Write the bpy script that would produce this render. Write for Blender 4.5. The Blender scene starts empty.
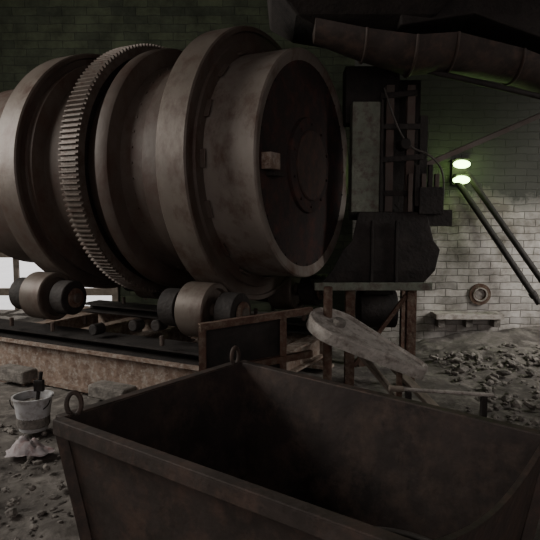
import bpy, bmesh, math, random
from mathutils import Vector, Matrix, noise
random.seed(7)
C=bpy.context.scene.collection
# ---------------------------------------------------------------- materials
def mat(name, c1, c2, scale=4, rough=0.8, metal=0.0, bump=0.3, c3=None, detail=8, wear=0.5, spec=0.3, soft=.15, stretch=(1,1,1)):
    m=bpy.data.materials.new(name); m.use_nodes=True
    nt=m.node_tree; N=nt.nodes; L=nt.links
    b=N['Principled BSDF']; b.inputs['Roughness'].default_value=rough; b.inputs['Metallic'].default_value=metal
    b.inputs['Specular IOR Level'].default_value=spec
    tc=N.new('ShaderNodeTexCoord')
    mp0=N.new('ShaderNodeMapping'); mp0.inputs['Scale'].default_value=stretch; L.new(tc.outputs['Object'],mp0.inputs['Vector'])
    n1=N.new('ShaderNodeTexNoise'); n1.inputs['Scale'].default_value=scale; n1.inputs['Detail'].default_value=detail; n1.inputs['Roughness'].default_value=0.65
    L.new(mp0.outputs['Vector'],n1.inputs['Vector'])
    r=N.new('ShaderNodeValToRGB'); r.color_ramp.elements[0].position=wear-soft; r.color_ramp.elements[1].position=wear+soft
    r.color_ramp.elements[0].color=(*c1,1); r.color_ramp.elements[1].color=(*c2,1)
    L.new(n1.outputs['Fac'],r.inputs['Fac'])
    out=r.outputs['Color']
    if c3:
        n2=N.new('ShaderNodeTexNoise'); n2.inputs['Scale'].default_value=scale*2.7; n2.inputs['Detail'].default_value=8; n2.inputs['Roughness'].default_value=.7
        mp=N.new('ShaderNodeMapping'); mp.inputs['Location'].default_value=(5,3,1)
        L.new(mp0.outputs['Vector'],mp.inputs['Vector']); L.new(mp.outputs['Vector'],n2.inputs['Vector'])
        r2=N.new('ShaderNodeValToRGB'); r2.color_ramp.elements[0].position=0.47; r2.color_ramp.elements[1].position=0.66
        L.new(n2.outputs['Fac'],r2.inputs['Fac'])
        mx=N.new('ShaderNodeMixRGB'); mx.inputs['Color2'].default_value=(*c3,1)
        L.new(r2.outputs['Color'],mx.inputs['Fac']); L.new(out,mx.inputs['Color1']); out=mx.outputs['Color']
    L.new(out,b.inputs['Base Color'])
    n3=N.new('ShaderNodeTexNoise'); n3.inputs['Scale'].default_value=scale*6; n3.inputs['Detail'].default_value=6
    L.new(tc.outputs['Object'],n3.inputs['Vector'])
    bp=N.new('ShaderNodeBump'); bp.inputs['Strength'].default_value=bump; bp.inputs['Distance'].default_value=0.02
    L.new(n3.outputs['Fac'],bp.inputs['Height']); L.new(bp.outputs['Normal'],b.inputs['Normal'])
    return m
M_drum=mat('drum_dusty_steel',(.05,.037,.030),(.095,.076,.063),1.7,.58,.1,.25,(.055,.031,.023),soft=.18,stretch=(1,1,.6))
M_barrel=mat('barrel_dusty_steel',(.13,.108,.092),(.20,.175,.15),1.7,.55,.1,.25,(.085,.052,.038),soft=.18,stretch=(1,1,.6))
M_ring=mat('ring_steel',(.08,.064,.053),(.14,.118,.098),1.8,.5,.2,.15,(.065,.040,.030),soft=.18,stretch=(1,1,.6))
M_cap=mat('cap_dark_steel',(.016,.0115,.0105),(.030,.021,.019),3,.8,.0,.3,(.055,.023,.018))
M_hub=mat('hub_rusty_plate',(.030,.021,.018),(.048,.034,.028),4,.8,.0,.3,(.065,.034,.026))
M_gear=mat('gear_steel',(.08,.066,.055),(.125,.103,.086),5,.55,.3,.15,(.07,.045,.035))
M_dark=mat('dark_grimy_steel',(.014,.012,.011),(.030,.025,.022),5,.75,.1,.4)
M_rust=mat('rusty_steel',(.06,.032,.023),(.11,.062,.044),6,.85,.05,.5,(.15,.12,.09))
M_beam=mat('rust_beam_peeling',(.11,.068,.048),(.24,.18,.14),7,.85,.0,.5,(.31,.275,.235))
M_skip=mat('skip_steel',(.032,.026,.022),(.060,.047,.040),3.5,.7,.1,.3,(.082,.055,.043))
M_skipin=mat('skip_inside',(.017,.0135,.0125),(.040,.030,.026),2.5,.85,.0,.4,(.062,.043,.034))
M_dust=mat('dusty_grey',(.26,.24,.215),(.40,.37,.335),6,.95,0,.4,(.17,.145,.125))
M_green=mat('green_grey_paint_glow',(.10,.11,.085),(.17,.185,.145),4,.7,.0,.3,(.08,.06,.05))  # panel's own green-grey; on the deck it is painted lamp glow
M_conc=mat('rubble_stone',(.08,.072,.064),(.23,.21,.185),9,.95,0,.6)
M_white=mat('white_plastic_dirty',(.34,.34,.34),(.48,.48,.49),5,.6,0,.1,(.22,.2,.18))
M_cloth=mat('rag_cloth',(.28,.25,.25),(.38,.35,.35),5,.95,0,.3,(.24,.15,.14))
M_floor=mat('dirt_floor',(.055,.048,.042),(.125,.112,.099),2.2,.97,0,.9,(.19,.172,.152))
M_ceil=mat('ceiling_sooty_concrete',(.02,.02,.017),(.045,.045,.038),2,.95,0,.5)
M_wood=mat('old_plank',(.12,.10,.08),(.22,.185,.15),8,.9,0,.3)
M_out=mat('bright_backdrop_ground',(.75,.77,.8),(.85,.87,.9),2,.9,0,.2)  # near-white ground, added as backdrop so the low opening looks bright
M_hose=mat('black_hose',(.05,.045,.04),(.09,.08,.07),5,.6,0,.1)

def brick_mat(name, c1, c2, mortar, top=None, zlim=1.8, scale=1.0, low=(.5,.48,.45)):
    m=bpy.data.materials.new(name); m.use_nodes=True
    nt=m.node_tree;N=nt.nodes;L=nt.links;b=N['Principled BSDF'];b.inputs['Roughness'].default_value=.95
    tc=N.new('ShaderNodeTexCoord'); sep=N.new('ShaderNodeSeparateXYZ'); L.new(tc.outputs['Object'],sep.inputs[0])
    ad=N.new('ShaderNodeMath'); L.new(sep.outputs['X'],ad.inputs[0]); L.new(sep.outputs['Y'],ad.inputs[1])
    cb=N.new('ShaderNodeCombineXYZ'); L.new(ad.outputs[0],cb.inputs['X']); L.new(sep.outputs['Z'],cb.inputs['Y'])
    nz=N.new('ShaderNodeTexNoise'); nz.inputs['Scale'].default_value=5; L.new(tc.outputs['Object'],nz.inputs['Vector'])
    vm=N.new('ShaderNodeVectorMath'); vm.operation='SCALE'; vm.inputs['Scale'].default_value=.05; L.new(nz.outputs['Color'],vm.inputs[0])
    va=N.new('ShaderNodeVectorMath'); L.new(cb.outputs[0],va.inputs[0]); L.new(vm.outputs[0],va.inputs[1])
    br=N.new('ShaderNodeTexBrick'); br.inputs['Scale'].default_value=1
    br.inputs['Brick Width'].default_value=.26*scale; br.inputs['Row Height'].default_value=.085*scale; br.inputs['Mortar Size'].default_value=.008
    br.inputs['Mortar Smooth'].default_value=.8
    br.inputs['Color1'].default_value=(*c1,1); br.inputs['Color2'].default_value=(*c2,1); br.inputs['Mortar'].default_value=(*mortar,1)
    L.new(va.outputs[0],br.inputs['Vector'])
    n2=N.new('ShaderNodeTexNoise'); n2.inputs['Scale'].default_value=2.2; n2.inputs['Detail'].default_value=9;n2.inputs['Roughness'].default_value=.7
    L.new(tc.outputs['Object'],n2.inputs['Vector'])
    rr=N.new('ShaderNodeValToRGB'); rr.color_ramp.elements[0].position=.38; rr.color_ramp.elements[1].position=.62
    rr.color_ramp.elements[0].color=(*low,1); rr.color_ramp.elements[1].color=(1,1,1,1); L.new(n2.outputs['Fac'],rr.inputs['Fac'])
    mu=N.new('ShaderNodeMixRGB'); mu.blend_type='MULTIPLY'; mu.inputs['Fac'].default_value=1
    L.new(br.outputs['Color'],mu.inputs['Color1']); L.new(rr.outputs['Color'],mu.inputs['Color2'])
    out=mu.outputs['Color']
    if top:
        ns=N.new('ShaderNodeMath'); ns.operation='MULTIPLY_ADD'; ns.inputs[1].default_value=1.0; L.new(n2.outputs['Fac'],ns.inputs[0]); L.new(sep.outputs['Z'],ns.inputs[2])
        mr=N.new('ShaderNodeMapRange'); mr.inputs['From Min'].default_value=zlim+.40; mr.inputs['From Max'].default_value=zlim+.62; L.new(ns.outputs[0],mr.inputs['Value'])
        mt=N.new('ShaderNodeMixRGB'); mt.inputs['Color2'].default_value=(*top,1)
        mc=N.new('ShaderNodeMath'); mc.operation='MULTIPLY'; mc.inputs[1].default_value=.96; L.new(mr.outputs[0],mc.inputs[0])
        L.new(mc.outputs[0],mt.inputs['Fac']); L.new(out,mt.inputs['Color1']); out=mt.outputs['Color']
    L.new(out,b.inputs['Base Color'])
    bp=N.new('ShaderNodeBump'); bp.inputs['Strength'].default_value=.5; bp.inputs['Distance'].default_value=.015; bp.invert=True
    L.new(br.outputs['Fac'],bp.inputs['Height']); L.new(bp.outputs['Normal'],b.inputs['Normal'])
    return m
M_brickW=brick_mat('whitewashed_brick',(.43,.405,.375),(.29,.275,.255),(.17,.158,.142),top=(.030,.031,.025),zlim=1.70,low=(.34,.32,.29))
M_brickG=brick_mat('sooty_green_brick',(.060,.072,.040),(.038,.046,.028),(.026,.030,.020),scale=1.5,low=(.4,.4,.38))
def emis(name,col,s):
    m=bpy.data.materials.new(name); m.use_nodes=True; b=m.node_tree.nodes['Principled BSDF']
    b.inputs['Base Color'].default_value=(*col,1); b.inputs['Emission Color'].default_value=(*col,1); b.inputs['Emission Strength'].default_value=s
    return m
M_glow=emis('lamp_green_glass',(.62,1.0,.35),14)
# ---------------------------------------------------------------- helpers
def empty(name,loc=(0,0,0)):
    o=bpy.data.objects.new(name,None); o.location=loc; o.empty_display_size=.1; C.objects.link(o); return o
def finish(name,bm,m,par=None,M=None,smooth=False,bevel=0):
    me=bpy.data.meshes.new(name); bmesh.ops.recalc_face_normals(bm,faces=bm.faces); bm.to_mesh(me); bm.free()
    me.materials.append(m)
    o=bpy.data.objects.new(name,me); C.objects.link(o)
    if M is not None: me.transform(M)
    if par: o.parent=par; me.transform(Matrix.Translation(-par.location)) 
    if smooth:
        for p in me.polygons: p.use_smooth=True
        md=o.modifiers.new('es','EDGE_SPLIT'); md.split_angle=math.radians(35)
    if bevel:
        md=o.modifiers.new('bv','BEVEL'); md.width=bevel; md.segments=2; md.limit_method='ANGLE'
    return o
def frame(o,x,y):
    x=Vector(x).normalized(); y=Vector(y); z=x.cross(y).normalized(); y=z.cross(x)
    m=Matrix((x,y,z)).transposed().to_4x4(); m.translation=Vector(o); return m
def box(name,lo,hi,m,par=None,M=None,bevel=.004):
    bm=bmesh.new(); bmesh.ops.create_cube(bm,size=1)
    lo=Vector(lo);hi=Vector(hi)
    for v in bm.verts: v.co=Vector(((lo+hi)/2)[i]+v.co[i]*(hi-lo)[i] for i in range(3))
    return finish(name,bm,m,par,M,bevel=bevel)
def bar(name,a,b,w,h,m,par=None,bevel=.004,up=(0,0,1)):
    a=Vector(a);b=Vector(b);d=b-a;L=d.length; x=d.normalized(); u=Vector(up)
    if abs(x.dot(u))>.98: u=Vector((1,0,0))
    y=u.cross(x).normalized(); z=x.cross(y); M=Matrix((x,y,z)).transposed().to_4x4(); M.translation=a
    return box(name,(0,-w/2,-h/2),(L,w/2,h/2),m,par,M,bevel)
def ibeam(name,a,b,w,h,t,m,par=None,channel=False):
    a=Vector(a);b=Vector(b);x=(b-a);L=x.length;x.normalize(); u=Vector((0,0,1))
    if abs(x.z)>.98: u=Vector((0,1,0))
    y=u.cross(x).normalized(); z=x.cross(y); M=Matrix((x,y,z)).transposed().to_4x4(); M.translation=a
    if channel: pr=[(-w/2,-h/2),(w/2,-h/2),(w/2,-h/2+t),(-w/2+t,-h/2+t),(-w/2+t,h/2-t),(w/2,h/2-t),(w/2,h/2),(-w/2,h/2)]
    else: pr=[(-w/2,-h/2),(w/2,-h/2),(w/2,-h/2+t),(t/2,-h/2+t),(t/2,h/2-t),(w/2,h/2-t),(w/2,h/2),(-w/2,h/2),(-w/2,h/2-t),(-t/2,h/2-t),(-t/2,-h/2+t),(-w/2,-h/2+t)]
    bm=bmesh.new(); A=[bm.verts.new((0,p[0],p[1])) for p in pr]; B=[bm.verts.new((L,p[0],p[1])) for p in pr]
    n=len(pr); bm.faces.new(A); bm.faces.new(B[::-1])
    for i in range(n): bm.faces.new((A[i],A[(i+1)%n],B[(i+1)%n],B[i]))
    return finish(name,bm,m,par,M)
def lathe(name,prof,m,M,par=None,seg=128):
    bm=bmesh.new(); rings=[]
    for (s,r) in prof:
        if r<1e-5: rings.append([bm.verts.new((s,0,0))])
        else: rings.append([bm.verts.new((s,r*math.cos(2*math.pi*i/seg),r*math.sin(2*math.pi*i/seg))) for i in range(seg)])
    for a,b in zip(rings[:-1],rings[1:]):
        for i in range(seg):
            j=(i+1)%seg
            if len(a)==1 and len(b)==1: continue
            if len(a)==1: bm.faces.new((a[0],b[i],b[j]))
            elif len(b)==1: bm.faces.new((a[i],a[j],b[0]))
            else: bm.faces.new((a[i],a[j],b[j],b[i]))
    return finish(name,bm,m,par,M,smooth=True)
def cyl(name,a,b,r,m,par=None,seg=32):
    a=Vector(a);b=Vector(b);x=(b-a);L=x.length
    u=Vector((0,0,1)) if abs(x.normalized().z)<.95 else Vector((0,1,0))
    M=frame(a,x,u)
    e=min(.008,r*.2)
    return lathe(name,[(0,0),(0,r-e),(e,r),(L-e,r),(L,r-e),(L,0)],m,M,par,seg)
def tube(name,pts,r,m,par=None,cyc=False):
    cu=bpy.data.curves.new(name,'CURVE'); cu.dimensions='3D'; cu.bevel_depth=r; cu.bevel_resolution=3
    sp=cu.splines.new('NURBS' if not cyc else 'POLY'); sp.points.add(len(pts)-1)
    base=par.location if par else Vector((0,0,0))
    for p,q in zip(sp.points,pts): p.co=(*(Vector(q)-base),1)
    if not cyc: sp.use_endpoint_u=True; sp.order_u=3
    sp.use_cyclic_u=cyc
    o=bpy.data.objects.new(name,cu); cu.materials.append(m); C.objects.link(o)
    if par: o.parent=par
    return o
# ---------------------------------------------------------------- room
def grid_floor(name,x0,x1,y0,y1,n,amp,m,hf=None):
    bm=bmesh.new(); nx=n; ny=n; vs=[]
    for j in range(ny+1):
        for i in range(nx+1):
            x=x0+(x1-x0)*i/nx; y=y0+(y1-y0)*j/ny
            z=amp*(noise.noise(Vector((x*1.7,y*1.7,0)))+.5*noise.noise(Vector((x*5,y*5,3)))+.3*noise.noise(Vector((x*13,y*13,7))))-amp*.8
            if hf: z+=hf(x,y)
            vs.append(bm.verts.new((x,y,z)))
    for j in range(ny):
        for i in range(nx):
            a=j*(nx+1)+i; bm.faces.new((vs[a],vs[a+1],vs[a+nx+2],vs[a+nx+1]))
    o=finish(name,bm,m); 
    for p in o.data.polygons: p.use_smooth=True
    return o
def hf(x,y):
    z=0
    if x>1.6: z+=.22*max(0,min(1,(x-1.6)/1.0))*max(0,min(1,(y-5.2)/1.6))*(1+.5*noise.noise(Vector((x*2,y*2,5))))
    return z
grid_floor('floor',-6,6,-3,9.6,300,.045,M_floor,hf)
g=empty('outdoor_ground',(-3,14,-.12)); box('ground_slab',(-12,9.85,-.3),(6,22,-.06),M_out,g,bevel=0)
def wall(name,parts,m):
    bm=bmesh.new()
    for lo,hi in parts:
        r=bmesh.ops.create_cube(bm,size=1)
        for v in r['verts']: v.co=Vector([(lo[i]+hi[i])/2+v.co[i]*(hi[i]-lo[i]) for i in range(3)])
    return finish(name,bm,m)
wall('wall_back',[((-6,9.5,-.2),(-4.75,9.8,5.5)),((-2.5,9.5,-.2),(1.6,9.8,5.5)),((-4.9,9.5,.92),(-2.5,9.8,5.5)),((-3.62,9.5,-.2),(-3.25,9.8,1.0))],M_brickG)
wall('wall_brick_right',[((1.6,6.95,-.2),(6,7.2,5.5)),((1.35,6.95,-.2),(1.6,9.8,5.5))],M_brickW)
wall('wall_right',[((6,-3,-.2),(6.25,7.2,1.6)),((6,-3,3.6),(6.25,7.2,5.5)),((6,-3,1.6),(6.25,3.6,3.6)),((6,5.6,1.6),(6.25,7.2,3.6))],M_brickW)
wall('wall_left',[((-6.25,-3,-.2),(-6,9.8,2.2)),((-6.25,-3,4.7),(-6,9.8,5.5)),((-6.25,6.0,2.2),(-6,9.8,4.7)),((-6.25,-3,2.2),(-6,2.6,4.7))],M_brickG)
wall('ceiling',[((-6.25,-3,5.5),(6.25,9.8,5.7))],M_ceil)
def win(name,x,y0,y1,z0,z1):
    wn=empty(name,(x,(y0+y1)/2,(z0+z1)/2))
    for i in range(4):
        y=y0+.03+(y1-y0-.06)*i/3; box('mullion_%d'%i,(x-.04,y-.03,z0),(x+.04,y+.03,z1),M_wood,wn)
    for i in range(3):
        z=z0+.03+(z1-z0-.06)*i/2; box('transom_%d'%i,(x-.04,y0,z-.03),(x+.04,y1,z+.03),M_wood,wn)
win('added_window_left',-6.12,2.6,6.0,2.2,4.7); win('added_window_right',6.12,3.6,5.6,1.6,3.6)  # unseen windows, added to house the two area lights
dn=empty('window_3',(-3.7,9.5,.5))
for nm,lo,hi in (('jamb_l',(-4.8,9.45,-.1),(-4.7,9.82,.92)),('jamb_r',(-2.6,9.45,-.1),(-2.5,9.82,.92)),('lintel',(-4.8,9.45,.86),(-2.5,9.82,.94)),('rail_b',(-4.25,9.55,-.1),(-4.17,9.62,.95)),('low_rail',(-4.75,9.55,.22),(-2.55,9.62,.34))):
    box(nm,lo,hi,M_wood,dn)
# ---------------------------------------------------------------- drum
a=Vector((.884,-.467,0)).normalized(); p=Vector((-.467,-.884,0)).normalized()
ZC=1.965
CAP=Vector((.335,4.97,ZC))
def AX(s,q=0,z=0): return CAP-a*s+p*q+Vector((0,0,z))
drum=empty('rotary_drum',tuple(AX(1.8)))
MD=frame(CAP,-a,(0,0,1))
R=.945; RR=1.17
S2=.44; SG=1.50; S1=2.20
lathe('barrel_end',[(.02,R-.10),(0.0,R-.04),(0.0,R-.012),(.012,R),(S2+.1,R)],M_barrel,MD,drum,160)
lathe('shell',[(S2+.1,R),(S2+.25,R+.06),(S2+.27,R+.12),(S2+.32,R+.12),(S2+.34,R+.02),(1.0,R+.02),(1.02,R),(1.24,R),(1.25,R+.14),(1.28,R+.155),(1.36,R+.155),(1.37,R+.03),(SG+.27,R+.02),(SG+.3,R),(S1-.10,R),(S1-.08,R+.12),(S1-.03,R+.12),(S1-.02,R),(3.3,R),(3.32,R-.02),(3.32,0)],M_drum,MD,drum,160)
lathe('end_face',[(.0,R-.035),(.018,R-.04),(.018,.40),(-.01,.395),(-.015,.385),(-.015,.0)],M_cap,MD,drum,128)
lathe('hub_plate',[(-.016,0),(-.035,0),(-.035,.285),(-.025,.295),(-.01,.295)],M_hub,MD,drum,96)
def ring(name,s0,w,Rr):
    lathe(name+'_tread',[(s0+.0,Rr-.012),(s0+.012,Rr),(s0+w-.012,Rr),(s0+w,Rr-.012),(s0+w,R-.02)],M_ring,MD,drum,180)
    lathe(name+'_side',[(s0,R-.02),(s0,Rr-.13),(s0+.02,Rr-.12),(s0+.02,Rr-.05),(s0,Rr-.045),(s0,Rr-.012)],M_drum,MD,drum,180)
    for k in range(16):
        t=2*math.pi*k/16
        c=Vector((s0-.04,math.cos(t)*(R+.03),math.sin(t)*(R+.03)))
        Mk=MD@Matrix.Translation(c)@Matrix.Rotation(t,4,'X')
        box(name+'_pad_%d'%k,(0,-.012,-.07),(w+.08,.005,.07),M_drum,drum,Mk)
ring('riding_ring_front',S2,.27,RR)
ring('riding_ring_rear',S1,.27,RR)
def gear(name,s0,w,Rr,n,dep):
    bm=bmesh.new(); A=[];B=[];A2=[];B2=[]
    for i in range(n):
        for f,rr in ((.22,Rr-dep),(.36,Rr),(.64,Rr),(.78,Rr-dep)):
            t=2*math.pi*(i+f)/n
            A.append(bm.verts.new((s0,rr*math.cos(t),rr*math.sin(t)))); B.append(bm.verts.new((s0+w,rr*math.cos(t),rr*math.sin(t))))
            ri=Rr-dep-.07
            A2.append(bm.verts.new((s0,ri*math.cos(t),ri*math.sin(t)))); B2.append(bm.verts.new((s0+w,ri*math.cos(t),ri*math.sin(t))))
    m=len(A)
    for i in range(m):
        j=(i+1)%m
        bm.faces.new((A[i],A[j],B[j],B[i])); bm.faces.new((A2[i],A2[j],A[j],A[i])); bm.faces.new((B2[i],B2[j],B[j],B[i])); bm.faces.new((A2[i],A2[j],B2[j],B2[i]))
    return finish(name,bm,M_gear,drum,MD)
gear('girth_gear',SG,.19,RR-.002,160,.028)
lathe('gear_web',[(SG+.06,R-.02),(SG+.06,RR-.06),(SG+.12,RR-.06),(SG+.12,R-.02)],M_dark,MD,drum,96)
for k in range(24):
    t=2*math.pi*k/24; q=MD@Vector((.018,math.cos(t)*(.84),math.sin(t)*(.84))); cyl('cap_bolt_%d'%k,q+a*.008,q-a*.03,.010,M_cap,drum,8)
for k in range(10):
    t=2*math.pi*k/10; q=MD@Vector((-.015,math.cos(t)*.345,math.sin(t)*.345)); cyl('hub_bolt_%d'%k,q+a*.015,q-a*.02,.012,M_cap,drum,8)
def capbox(name,u,v,w,h,d,m):
    M=frame(CAP+p*u+Vector((0,0,v)),p,(0,0,1))
    return box(name,(-w/2,-h/2,-d),(w/2,h/2,d),m,drum,M)
capbox('face_bracket',.74,-.02,.15,.12,.06,M_beam)
capbox('face_bracket_arm',.66,-.11,.16,.03,.05,M_dark)
for k in range(48):
    t=2*math.pi*k/48
    v=MD@Vector((1.12,math.cos(t)*(R-.002),math.sin(t)*(R-.002))); n=(MD.to_3x3()@Vector((0,math.cos(t),math.sin(t))))
    cyl('rivet_%d'%k,v-n*.01,v+n*.01,.01,M_drum,drum,6)
# ---------------------------------------------------------------- support frame
sf=empty('drum_roller_stand',tuple(AX(1.8,.7,-1.9)))
def P(s,q,z): v=AX(s,q); v.z=z; return v
qr=.76; rr_=.22; zr=ZC-math.sqrt((RR+rr_)**2-qr**2)
for side,q in (('front',qr),('back',-qr)):
    sg=1 if side=='front' else -1
    ibeam('girder_'+side,P(.12,q+sg*.08,.19),P(4.2,q+sg*.08,.19),.16,.38,.03,M_beam,sf)
    ibeam('upper_rail_'+side,P(.2,q-sg*.02,.43),P(3.3,q-sg*.02,.43),.30,.10,.02,M_dark,sf)
for i,s in enumerate((.22,.95,1.8,2.5,3.2)):
    ibeam('cross_beam_%d'%i,P(s,.75,.25),P(s,-.75,.25),.14,.22,.02,M_beam,sf)
    box('web_stiffener_%d'%i,(-.02,-.0,.02),(.02,.09,.36),M_beam,sf,frame(P(s,qr+.09,0),a,p))
for i,(s,w_) in enumerate(((.55,.16),(1.3,.12),(2.05,.2),(2.85,.14),(3.5,.16))):
    box('beam_patch_%d'%i,(-w_,0,.05),(w_,.035,.32),M_rust if i%2 else M_beam,sf,frame(P(s,qr+.13,0),a,p))
    box('dark_slot_plate_%d'%i,(-.10,0,.10),(.10,.03,.27),M_dark,sf,frame(P(s+.33,qr+.145,0),a,p),bevel=.01)  # thin dark plate, its colour standing for the shade inside a hole
    box('flange_flake_%d'%i,(-.13,-.05,.376),(.13,.09,.392),M_dust if i%2 else M_rust,sf,frame(P(s+.1,qr+.09,0),a,p),bevel=.003)
    box('slot_frame_%d'%i,(-.14,0,.06),(.14,.02,.31),M_rust,sf,frame(P(s+.33,qr+.145,0),a,p),bevel=.01)
def roller(idx,s,q):
    r=rr_; zc=zr; w=.13
    c=P(s,q,zc)
    M=frame(c,-a,(0,0,1))
    lathe('support_roller_%d'%idx,[(-w,0),(-w,.06),(-w+.03,.065),(-w+.03,r-.05),(-w,r-.04),(-w,r-.01),(-w+.01,r),(w-.01,r),(w,r-.01),(w,r-.04),(w-.03,r-.05),(w-.03,.065),(w,.06),(w,0)],M_ring,M,sf,48)
    cyl('roller_shaft_%d'%idx,c-a*.42,c+a*.40,.045,M_gear,sf,24)
    for e,sg in enumerate((-1,1)):
        cc=c+a*sg*.27
        cyl('bearing_%d_%d'%(idx,e),cc-a*.08,cc+a*.08,.155,M_dark,sf,28)
        cyl('bearing_cover_%d_%d'%(idx,e),cc+a*sg*.08,cc+a*sg*.11,.09,M_rust,sf,20)
        box('pillow_%d_%d'%(idx,e),(-.08,-.18,.46),(.08,.18,zc),M_dark,sf,frame(Vector((cc.x,cc.y,0)),a,p))
        box('pillow_foot_%d_%d'%(idx,e),(-.11,-.22,.48),(.11,.22,.53),M_rust,sf,frame(Vector((cc.x,cc.y,0)),a,p))
        for f in (-1,1):
            q0=cc+p*.19*f; cyl('pillow_bolt_%d_%d_%d'%(idx,e,f),(q0.x,q0.y,.52),(q0.x,q0.y,.60),.02,M_drum,sf,8)
roller(0,S2+.135,qr);roller(1,S2+.135,-qr);roller(2,S1+.135,qr);roller(3,S1+.135,-qr)
for i,(s,q,w_,h_) in enumerate(((1.02,.60,.16,.30),(1.35,.5,.12,.22),(1.66,.66,.14,.16))):
    box('drive_casing_%d'%i,(-w_,-.16,.46),(w_,.16,.46+h_),M_dark if i!=1 else M_rust,sf,frame(P(s,q,0),a,p),bevel=.02)
    cyl('drive_shaft_%d'%i,P(s,q+.1,.46+h_*.6),P(s,q+.22,.46+h_*.6),.05,M_dark,sf,16)
for nm,A_,B_ in (('bay_top',(-.50,4.05,.76),(.32,4.43,.82)),('bay_post_l',(-.48,4.06,0),(-.48,4.06,.76)),('bay_post_r',(.10,4.33,0),(.10,4.33,.80)),('bay_low',(-.50,4.05,.42),(.32,4.43,.48))):
    ibeam(nm,A_,B_,.05,.05,.01,M_rust,sf,channel=True)
box('bay_panel',(0,0,.35),(.62,.015,.76),M_dark,sf,frame((-.47,4.09,0),(.58,.27,0),(-.27,.58,0)))
for i,s in enumerate((1.4,2.6,3.6)):
    box('pad_%d'%i,(-.2,-.22,-.12),(.2,.16,.0),M_conc,sf,frame(P(s,qr+.10,0),a,p),bevel=.02)
# ---------------------------------------------------------------- feed stand
fs=empty('feed_machine_stand',(1.15,5.6,1))
for i,(x,y) in enumerate(((.74,5.32),(1.30,5.3),(1.42,6.05),(.98,6.05))):
    ibeam('leg_%d'%i,(x,y,-.05),(x,y,.90),.085,.085,.012,M_rust,fs)
bar('leg_brace',(.78,5.3,.15),(1.26,5.3,.82),.04,.04,M_rust,fs)
cyl('under_motor',(.88,5.75,.62),(1.25,5.75,.62),.19,M_dark,fs,32)
box('under_motor_mount',(.92,5.6,.78),(1.2,5.9,.90),M_dark,fs)
box('deck_plate',(.40,5.20,.895),(1.46,6.1,.925),M_green,fs)  # green of plate and edge imitates lamp glow in the colour
box('deck_edge',(.40,5.17,.875),(1.46,5.21,.945),M_green,fs)
bm=bmesh.new()
pr=None
for z,q in ((.93,((.46,5.26),(1.40,5.26),(1.40,6.0),(.90,6.0))),(1.05,((.56,5.24),(1.50,5.24),(1.50,6.05),(.95,6.05))),(1.24,((.66,5.24),(1.54,5.24),(1.54,6.05),(.98,6.05))),(1.32,((.74,5.24),(1.48,5.24),(1.48,6.0),(.98,6.0))),(1.58,((.80,5.28),(1.42,5.28),(1.42,6.0),(.98,6.0)))):
    r=[bm.verts.new((x,y,z)) for x,y in q]
    if pr:
        for i in range(4): bm.faces.new((pr[i],pr[(i+1)%4],r[(i+1)%4],r[i]))
    else: bm.faces.new(r)
    pr=r
bm.faces.new(pr)
finish('feed_box',bm,M_dark,fs,bevel=.008)
for i,x in enumerate((.92,1.14)): box('feed_box_rib_%d'%i,(x-.012,5.21,.93),(x+.012,5.25,1.5),M_dark,fs)
box('side_lug_1',(1.42,5.3,1.45),(1.66,5.5,1.60),M_dark,fs); box('side_lug_2',(1.34,5.24,1.56),(1.56,5.45,1.80),M_dark,fs)
box('green_panel',(.74,5.30,1.58),(.99,5.46,2.56),M_green,fs); box('green_panel_edge',(.99,5.28,1.58),(1.015,5.48,2.58),M_dark,fs)
box('dark_gap_box',(.70,5.50,2.40),(1.20,5.74,2.92),M_dark,fs,bevel=.01)  # box added to darken the gap between drum cap and uprights
box('back_sheet',(.78,5.75,1.5),(1.46,5.78,2.85),M_dark,fs)
for i,(x,z1) in enumerate(((1.09,2.72),(1.28,2.72),(1.40,2.45))):
    ibeam('upright_%d'%i,(x,5.4,1.55),(x,5.4,z1),.07,.07,.012,M_drum if i<2 else M_dark,fs)
for i,z in enumerate((1.75,2.05,2.35,2.62)):
    bar('tie_%d'%i,(1.0,5.36,z),(1.42-.03*i,5.36,z+.03*(i%2)),.03,.05,M_dark,fs)
cyl('shaft_hub',(1.2,5.2,2.18),(1.2,5.4,2.18),.05,M_dark,fs,16)
tube('cable',[(1.02,5.3,2.68),(1.1,5.28,2.4),(1.25,5.3,2.15),(1.45,5.3,2.1),(1.60,5.3,1.9),(1.56,5.3,1.6)],.009,M_hose,fs)
for i in range(5): box('linkage_%d'%i,(1.24+.06*i,5.25,1.58+.05*(i%3)),(1.28+.06*i,5.3,1.92+.08*(i%2)),M_dark if i%2 else M_drum,fs)
# ---------------------------------------------------------------- overhead hopper + conveyor
oh=empty('overhead_feed_hopper',(.7,5.0,4))
bm=bmesh.new()
secs=[(2.98,(.55,4.85),(1.05,5.20)),(3.08,(.20,4.6),(1.28,5.35)),(3.26,(.0,4.4),(1.42,5.6)),(4.3,(-.1,4.3),(1.6,5.8)),(5.5,(-.1,4.3),(1.6,5.8))]
pr=None
for z,(x0,y0),(x1,y1) in secs:
    r=[bm.verts.new(v) for v in ((x0,y0,z),(x1,y0,z),(x1,y1,z),(x0,y1,z))]
    if pr:
        for i in range(4): bm.faces.new((pr[i],pr[(i+1)%4],r[(i+1)%4],r[i]))
    else: bm.faces.new(r)
    pr=r
finish('hopper_body',bm,M_dark,oh,bevel=.02)
bm=bmesh.new(); n=16; rowsA=[]
path=[Vector((.35,4.78,3.06)),Vector((.75,4.86,2.99)),Vector((1.15,4.95,2.95)),Vector((1.5,5.05,3.00)),Vector((2.1,5.2,2.92)),Vector((2.9,5.4,2.72))]
rad=[.14,.19,.24,.24,.22,.20]
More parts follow.
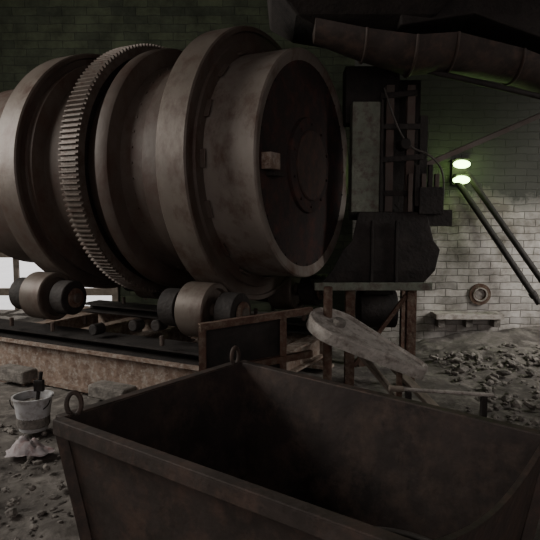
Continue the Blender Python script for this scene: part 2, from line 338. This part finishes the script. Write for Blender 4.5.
for c,r0 in zip(path,rad):
    row=[]
    for k in range(n+1):
        t=math.pi*(1.0+k/n); row.append(bm.verts.new(c+Vector((0,math.cos(t)*r0*1.2,math.sin(t)*r0))))
    rowsA.append(row)
for A_,B_ in zip(rowsA[:-1],rowsA[1:]):
    for k in range(n): bm.faces.new((A_[k],A_[k+1],B_[k+1],B_[k]))
bm.faces.new(rowsA[0]); bm.faces.new(rowsA[-1])
finish('chute_sheet',bm,M_skip,oh,smooth=True)
for i in (1,2,3,4):
    c=path[i]; r0=rad[i]+.008
    tube('chute_band_%d'%i,[c+Vector((0,math.cos(math.pi*(1+k/14))*r0*1.2,math.sin(math.pi*(1+k/14))*r0)) for k in range(15)],.012,M_drum,oh)
bm=bmesh.new(); pr=None
for x,y,z0,z1 in ((1.0,4.9,3.0,3.9),(1.6,5.0,3.12,4.1),(2.4,5.3,2.98,4.0),(3.8,5.7,2.62,3.7)):
    r=[bm.verts.new(v) for v in ((x,y-.3,z0),(x,y+.3,z0),(x,y+.3,z1),(x,y-.3,z1))]
    if pr:
        for i in range(4): bm.faces.new((pr[i],pr[(i+1)%4],r[(i+1)%4],r[i]))
    else: bm.faces.new(r)
    pr=r
bm.faces.new(pr); finish('conveyor_casing',bm,M_dark,oh,bevel=.015)
ibeam('inclined_rail_1',(1.2,5.35,3.05),(3.4,5.75,2.62),.10,.16,.015,M_dark,oh)
cyl('pipe_1',(1.3,5.0,2.76),(3.2,5.4,2.46),.025,M_dark,oh,16)
db=empty('diagonal_brace',(1.9,5.6,2.4)); bar('angle_leg_a',(1.42,5.56,2.02),(3.2,5.86,2.78),.05,.012,M_drum,db); bar('angle_leg_b',(1.42,5.535,2.0),(3.2,5.835,2.76),.012,.05,M_drum,db)
for A_,B_ in (((2.15,6.85,2.0),(3.05,6.5,.55)),((2.3,6.88,2.05),(3.5,6.45,.2))):
    g=empty('leaning_pole',B_); cyl('pole',A_,B_,.035,M_dark,g,12); cyl('pole_collar',Vector(B_).lerp(Vector(A_),.05),Vector(B_).lerp(Vector(A_),.09),.045,M_dark,g,12)
ph=empty('wall_pipe_sleeve',(2.53,6.9,.58))
Mh=frame((2.53,6.97,.60),(0,-1,0),(0,0,1))
lathe('sleeve_rim',[(0,.13),(.05,.13),(.05,.06),(-.0,.06)],M_rust,Mh,ph,24); lathe('sleeve_lip',[(.03,.0),(.03,.062),(.065,.07),(.065,.085),(.05,.085)],M_dust,Mh,ph,24)
lg=empty('wall_ledge',(2.2,6.85,.38)); box('ledge_slab',(1.95,6.72,.33),(2.75,6.97,.39),M_dust,lg); 
for i in range(3): box('ledge_corbel_%d'%i,(2.0+.33*i,6.8,.22),(2.08+.33*i,6.97,.33),M_conc,lg)
lp=empty('twin_wall_lamp',(2.26,6.8,2.05))
box('back_plate',(2.14,6.9,1.90),(2.32,6.97,2.2),M_dark,lp)
for i,z in enumerate((2.14,1.96)):
    bm=bmesh.new(); bmesh.ops.create_uvsphere(bm,u_segments=24,v_segments=12,radius=1)
    for v in bm.verts: v.co=Vector((v.co.x*.10,v.co.y*.05,v.co.z*.048))
    finish('bulb_%d'%i,bm,M_glow,lp,Matrix.Translation((2.23,6.83,z)),smooth=True)
    cyl('socket_%d'%i,(2.23,6.92,z),(2.23,6.86,z),.03,M_dark,lp,16)
    box('shade_%d'%i,(2.15,6.80,z+.055),(2.33,6.92,z+.065),M_dark,lp)
# ---------------------------------------------------------------- keyhole guard
kg=empty('belt_guard',(.47,4.35,.75))
bm=bmesh.new(); pts=[]
r0=.235; L=.66; r1=.065
al=math.asin((r0-r1)/L)
for i in range(33):
    t=math.pi/2-al+(2*math.pi-2*(math.pi/2-al))*i/32; pts.append((r0*math.cos(t),r0*math.sin(t)))
for i in range(9):
    t=-(math.pi/2-al)+2*(math.pi/2-al)*i/8; pts.append((L+r1*math.cos(t),r1*math.sin(t)))
def inset(k): return [(x*(1-k) if x<r0 else x-k*.3, y*(1-k*1.2)) for x,y in pts]
lv=[(0,pts),(.08,pts),(.095,inset(.03)),(.095,inset(.10)),(.075,inset(.13))]
pr=None
for z,pp in lv:
    r=[bm.verts.new((x,y,z)) for x,y in pp]
    if pr:
        for i in range(len(r)): bm.faces.new((pr[i],pr[(i+1)%len(r)],r[(i+1)%len(r)],r[i]))
    else: bm.faces.new(r)
    pr=r
bm.faces.new(pr)
d=Vector((.66,-.30,-.30)); Mg=frame((.50,4.38,.65),d,Vector((.35,.80,.12)))
finish('guard_casing',bm,M_dust,kg,Mg)
cyl('guard_hub',Mg@Vector((0,0,.07)),Mg@Vector((0,0,.12)),.05,M_conc,kg,20)
cyl('support_post',(.45,4.46,-.05),(.45,4.46,1.0),.035,M_rust,kg,20)
cyl('post_foot',(.45,4.46,-.03),(.45,4.46,.03),.10,M_rust,kg,20)
bar('foot_stay',(.95,4.17,-.05),(.95,4.17,.40),.04,.04,M_rust,kg)
g=empty('loose_plank',(.9,4.7,.4)); bar('board',(.72,4.95,.60),(1.32,4.35,.02),.10,.03,M_wood,g); bar('board_b',(.62,4.90,.55),(1.10,4.55,.0),.08,.03,M_wood,g)
g=empty('long_handled_rod',(1.2,3.9,.35)); cyl('shaft',(.86,3.90,.36),(1.52,3.85,.33),.014,M_dust,g,12); cyl('grip',(.82,3.903,.362),(.92,3.895,.358),.022,M_wood,g,12); bar('rod_prop',(1.46,3.86,-.05),(1.46,3.86,.325),.04,.04,M_dark,g); bar('rod_prop_b',(.95,3.89,-.05),(.95,3.89,.345),.04,.04,M_dark,g)
# ---------------------------------------------------------------- steel skip
sk=empty('steel_skip',(.1,2.35,.4))
top=[Vector((-.883,2.37)),Vector((-.174,3.307)),Vector((1.08,2.16)),Vector((.40,1.41))]
cen=sum(top,Vector((0,0)))/4
def loop(scale,zf,n=16,ins=0,bulge=0):
    out=[]
    for k in range(4):
        A_,B_=top[k],top[(k+1)%4]
        for i in range(n):
            t=i/n; q=A_.lerp(B_,t); q=cen+(q-cen)*(scale+bulge*math.sin(math.pi*t))
            z=zf
            if k==2: z-=ins*math.sin(math.pi*t)
            out.append((q.x,q.y,z))
    return out
bm=bmesh.new()
L_=[loop(.86,.06),loop(.93,.38,bulge=.01),loop(1.0,.70,ins=.09),loop(.975,.70,ins=.09),loop(.915,.40,bulge=.01),loop(.85,.10)]
rs=[[bm.verts.new(v) for v in l] for l in L_]
bm.faces.new(rs[0])
for r,s in zip(rs[:-1],rs[1:]):
    for i in range(len(r)): bm.faces.new((r[i],r[(i+1)%len(r)],s[(i+1)%len(r)],s[i]))
bm.faces.new(rs[-1])
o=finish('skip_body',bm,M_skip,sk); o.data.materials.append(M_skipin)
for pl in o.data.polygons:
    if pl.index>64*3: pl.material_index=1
T=[Vector((t.x,t.y,.70)) for t in top]
def rim(i,j,nm,out=.012):
    A_,B_=T[i],T[j]; n=(B_-A_).normalized().cross(Vector((0,0,1))); mid=(A_+B_)/2
    if n.dot(mid-Vector((cen.x,cen.y,.7)))<0: n=-n
    bar(nm+'_flange',A_+n*out,B_+n*out,.05,.012,M_skip,sk); bar(nm+'_lip',A_+n*(out+.02)-Vector((0,0,.03)),B_+n*(out+.02)-Vector((0,0,.03)),.010,.06,M_skip,sk)
rim(0,1,'rim_end');rim(1,2,'rim_back');rim(0,3,'rim_front')
for i in (0,1,2,3):
    b0=cen+(top[i]-cen)*.86
    bar('corner_post_%d'%i,(b0.x,b0.y,.0),T[i]+Vector((0,0,-.01)),.05,.05,M_skip,sk)
for i in range(2):
    k0=cen+(top[3*i]-cen)*.6; k1=cen+(top[1+i]-cen)*.6
    bar('skid_%d'%i,(k0.x,k0.y,.03),(k1.x,k1.y,.03),.08,.07,M_skip,sk)
def lug(c,ax,nm):
    ax=Vector(ax).normalized(); up=Vector((0,0,1)); pts=[Vector(c)+ax*(.03*math.cos(t))+up*(.05*math.sin(t)+.045) for t in [2*math.pi*k/20 for k in range(20)]]
    tube(nm,pts,.011,M_skip,sk,cyc=True)
lug((-.84,2.42,.70),(1,.3,0),'lifting_eye_1'); lug((-.20,3.27,.70),(.8,1,0),'lifting_eye_2')
pts=[]
hz=empty('coiled_hose',(.35,2.1,.15))
for k in range(40):
    t=k/39*2*math.pi*1.4; r=.24+.02*k/39
    pts.append((.42+r*math.cos(t)*1.1,2.05+r*math.sin(t)*.8,.17+.003*k))
tube('hose',pts,.012,M_hose,hz)
cyl('hose_fitting',pts[-1],Vector(pts[-1])+Vector((-.05,-.03,.01)),.018,M_gear,hz,12)
# ---------------------------------------------------------------- bucket
bk=empty('bucket',(-1.72,4.05,0))
Mb=frame((-1.72,4.1,0.0),(0,0,1),(1,0,0))
lathe('pail',[(0,0),(0,.095),(.005,.10),(.235,.135),(.24,.145),(.25,.145),(.25,.13),(.24,.128),(.03,.094),(.03,0)],M_white,Mb,bk,40)
tube('bail_handle',[(-1.72+.145*math.cos(t),4.1-.05-.03*math.sin(t),.235-.09*math.sin(t)) for t in [math.pi*k/12 for k in range(13)]],.004,M_dark,bk)
cyl('contents',(-1.72,4.1,.03),(-1.72,4.1,.20),.115,M_conc,bk,32)
cyl('trowel_handle',(-1.70,4.1,.14),(-1.66,4.12,.42),.014,M_dark,bk,12)
box('trowel_blade',(-1.71,4.09,.28),(-1.64,4.13,.36),M_dark,bk)
rg=bmesh.new(); n=22; V=[]
for j in range(n+1):
    for i in range(n+1):
        x=i/n-.5;y=j/n-.5; d2=x*x+y*y; z=(.08*noise.noise(Vector((x*8,y*8,1)))+.10)*math.exp(-d2*9)+.005
        k=1+.25*noise.noise(Vector((x*3,y*3,9)))
        kk=min(1,.5/max(1e-6,math.hypot(x,y))*1.0) if math.hypot(x,y)>.5 else 1
        V.append(rg.verts.new((-1.60+x*kk*.30*k,3.70+y*kk*.2*k,max(z,.003)-.015)))
for j in range(n):
    for i in range(n):
        q=j*(n+1)+i; rg.faces.new((V[q],V[q+1],V[q+n+2],V[q+n+1]))
o=finish('crumpled_rag',rg,M_cloth); 
for f in o.data.polygons: f.use_smooth=True
# ---------------------------------------------------------------- rubble
def rubble(name,fn,count,smin,smax,m):
    bm=bmesh.new()
    for k in range(count):
        x,y=fn(); s=random.uniform(smin,smax)*random.choice((.4,.5,.7,1))
        if x<1.75 and y>4.7: continue
        r=bmesh.ops.create_icosphere(bm,subdivisions=1,radius=s)
        sc=Vector((random.uniform(.6,1.5),random.uniform(.6,1.3),random.uniform(.4,.8)))
        rot=Matrix.Rotation(random.random()*6.28,3,'Z')@Matrix.Rotation(random.uniform(-.5,.5),3,'X')
        for v in r['verts']:
            c=v.co*(1+.35*noise.noise(v.co*30+Vector((k,0,0)))); c=Vector((c.x*sc.x,c.y*sc.y,c.z*sc.z)); c=rot@c
            v.co=c+Vector((x,y,hf(x,y)+s*.15-.02))
    finish(name,bm,m)
U=random.uniform
rubble('rubble_heap',lambda:(U(1.6,4.2),U(3.8,6.3)),900,.015,.065,M_conc)
rubble('floor_debris',lambda:(U(-3.0,-1.0),U(2.2,4.2)) ,700,.006,.035,M_conc)
# ---------------------------------------------------------------- lights
w=bpy.data.worlds.new('w'); bpy.context.scene.world=w; w.use_nodes=True
w.node_tree.nodes['Background'].inputs['Color'].default_value=(1.0,.89,.87,1); w.node_tree.nodes['Background'].inputs['Strength'].default_value=.85
def area(name,loc,tgt,sx,sy,e,col,spread=180):
    l=bpy.data.lights.new(name,'AREA'); l.shape='RECTANGLE'; l.size=sx; l.size_y=sy; l.energy=e; l.color=col; l.spread=math.radians(spread)
    o=bpy.data.objects.new(name,l); o.location=loc; o.rotation_euler=(Vector(tgt)-Vector(loc)).to_track_quat('-Z','Y').to_euler(); C.objects.link(o)
area('key_light_left',(-5.9,4.3,3.45),(0,4.2,1.6),3.2,2.3,300,(1,.96,.90))  # key light from the left, placed at an added unseen window
area('brick_wall_fill',(5.9,4.6,2.6),(2.6,7.0,.1),1.9,1.9,70,(1,.97,.93),80)  # fill added to brighten the whitewashed brick wall
l=bpy.data.lights.new('sun','SUN'); l.energy=5; l.angle=.1; l.color=(1,.97,.92); o=bpy.data.objects.new('sun',l); o.rotation_euler=(math.radians(-50),0,math.radians(-15)); C.objects.link(o)
l=bpy.data.lights.new('lamp_light','POINT'); l.energy=6; l.color=(.6,1,.3); l.shadow_soft_size=.08; o=bpy.data.objects.new('lamp_light',l); o.location=(2.23,6.6,2.05); C.objects.link(o)
# ---------------------------------------------------------------- camera
cd=bpy.data.cameras.new('cam'); cd.lens=38.67; cd.sensor_width=36; co=bpy.data.objects.new('camera',cd); C.objects.link(co)
co.location=(0,0,1.55); co.rotation_euler=(math.radians(90-5.4),0,0); bpy.context.scene.camera=co
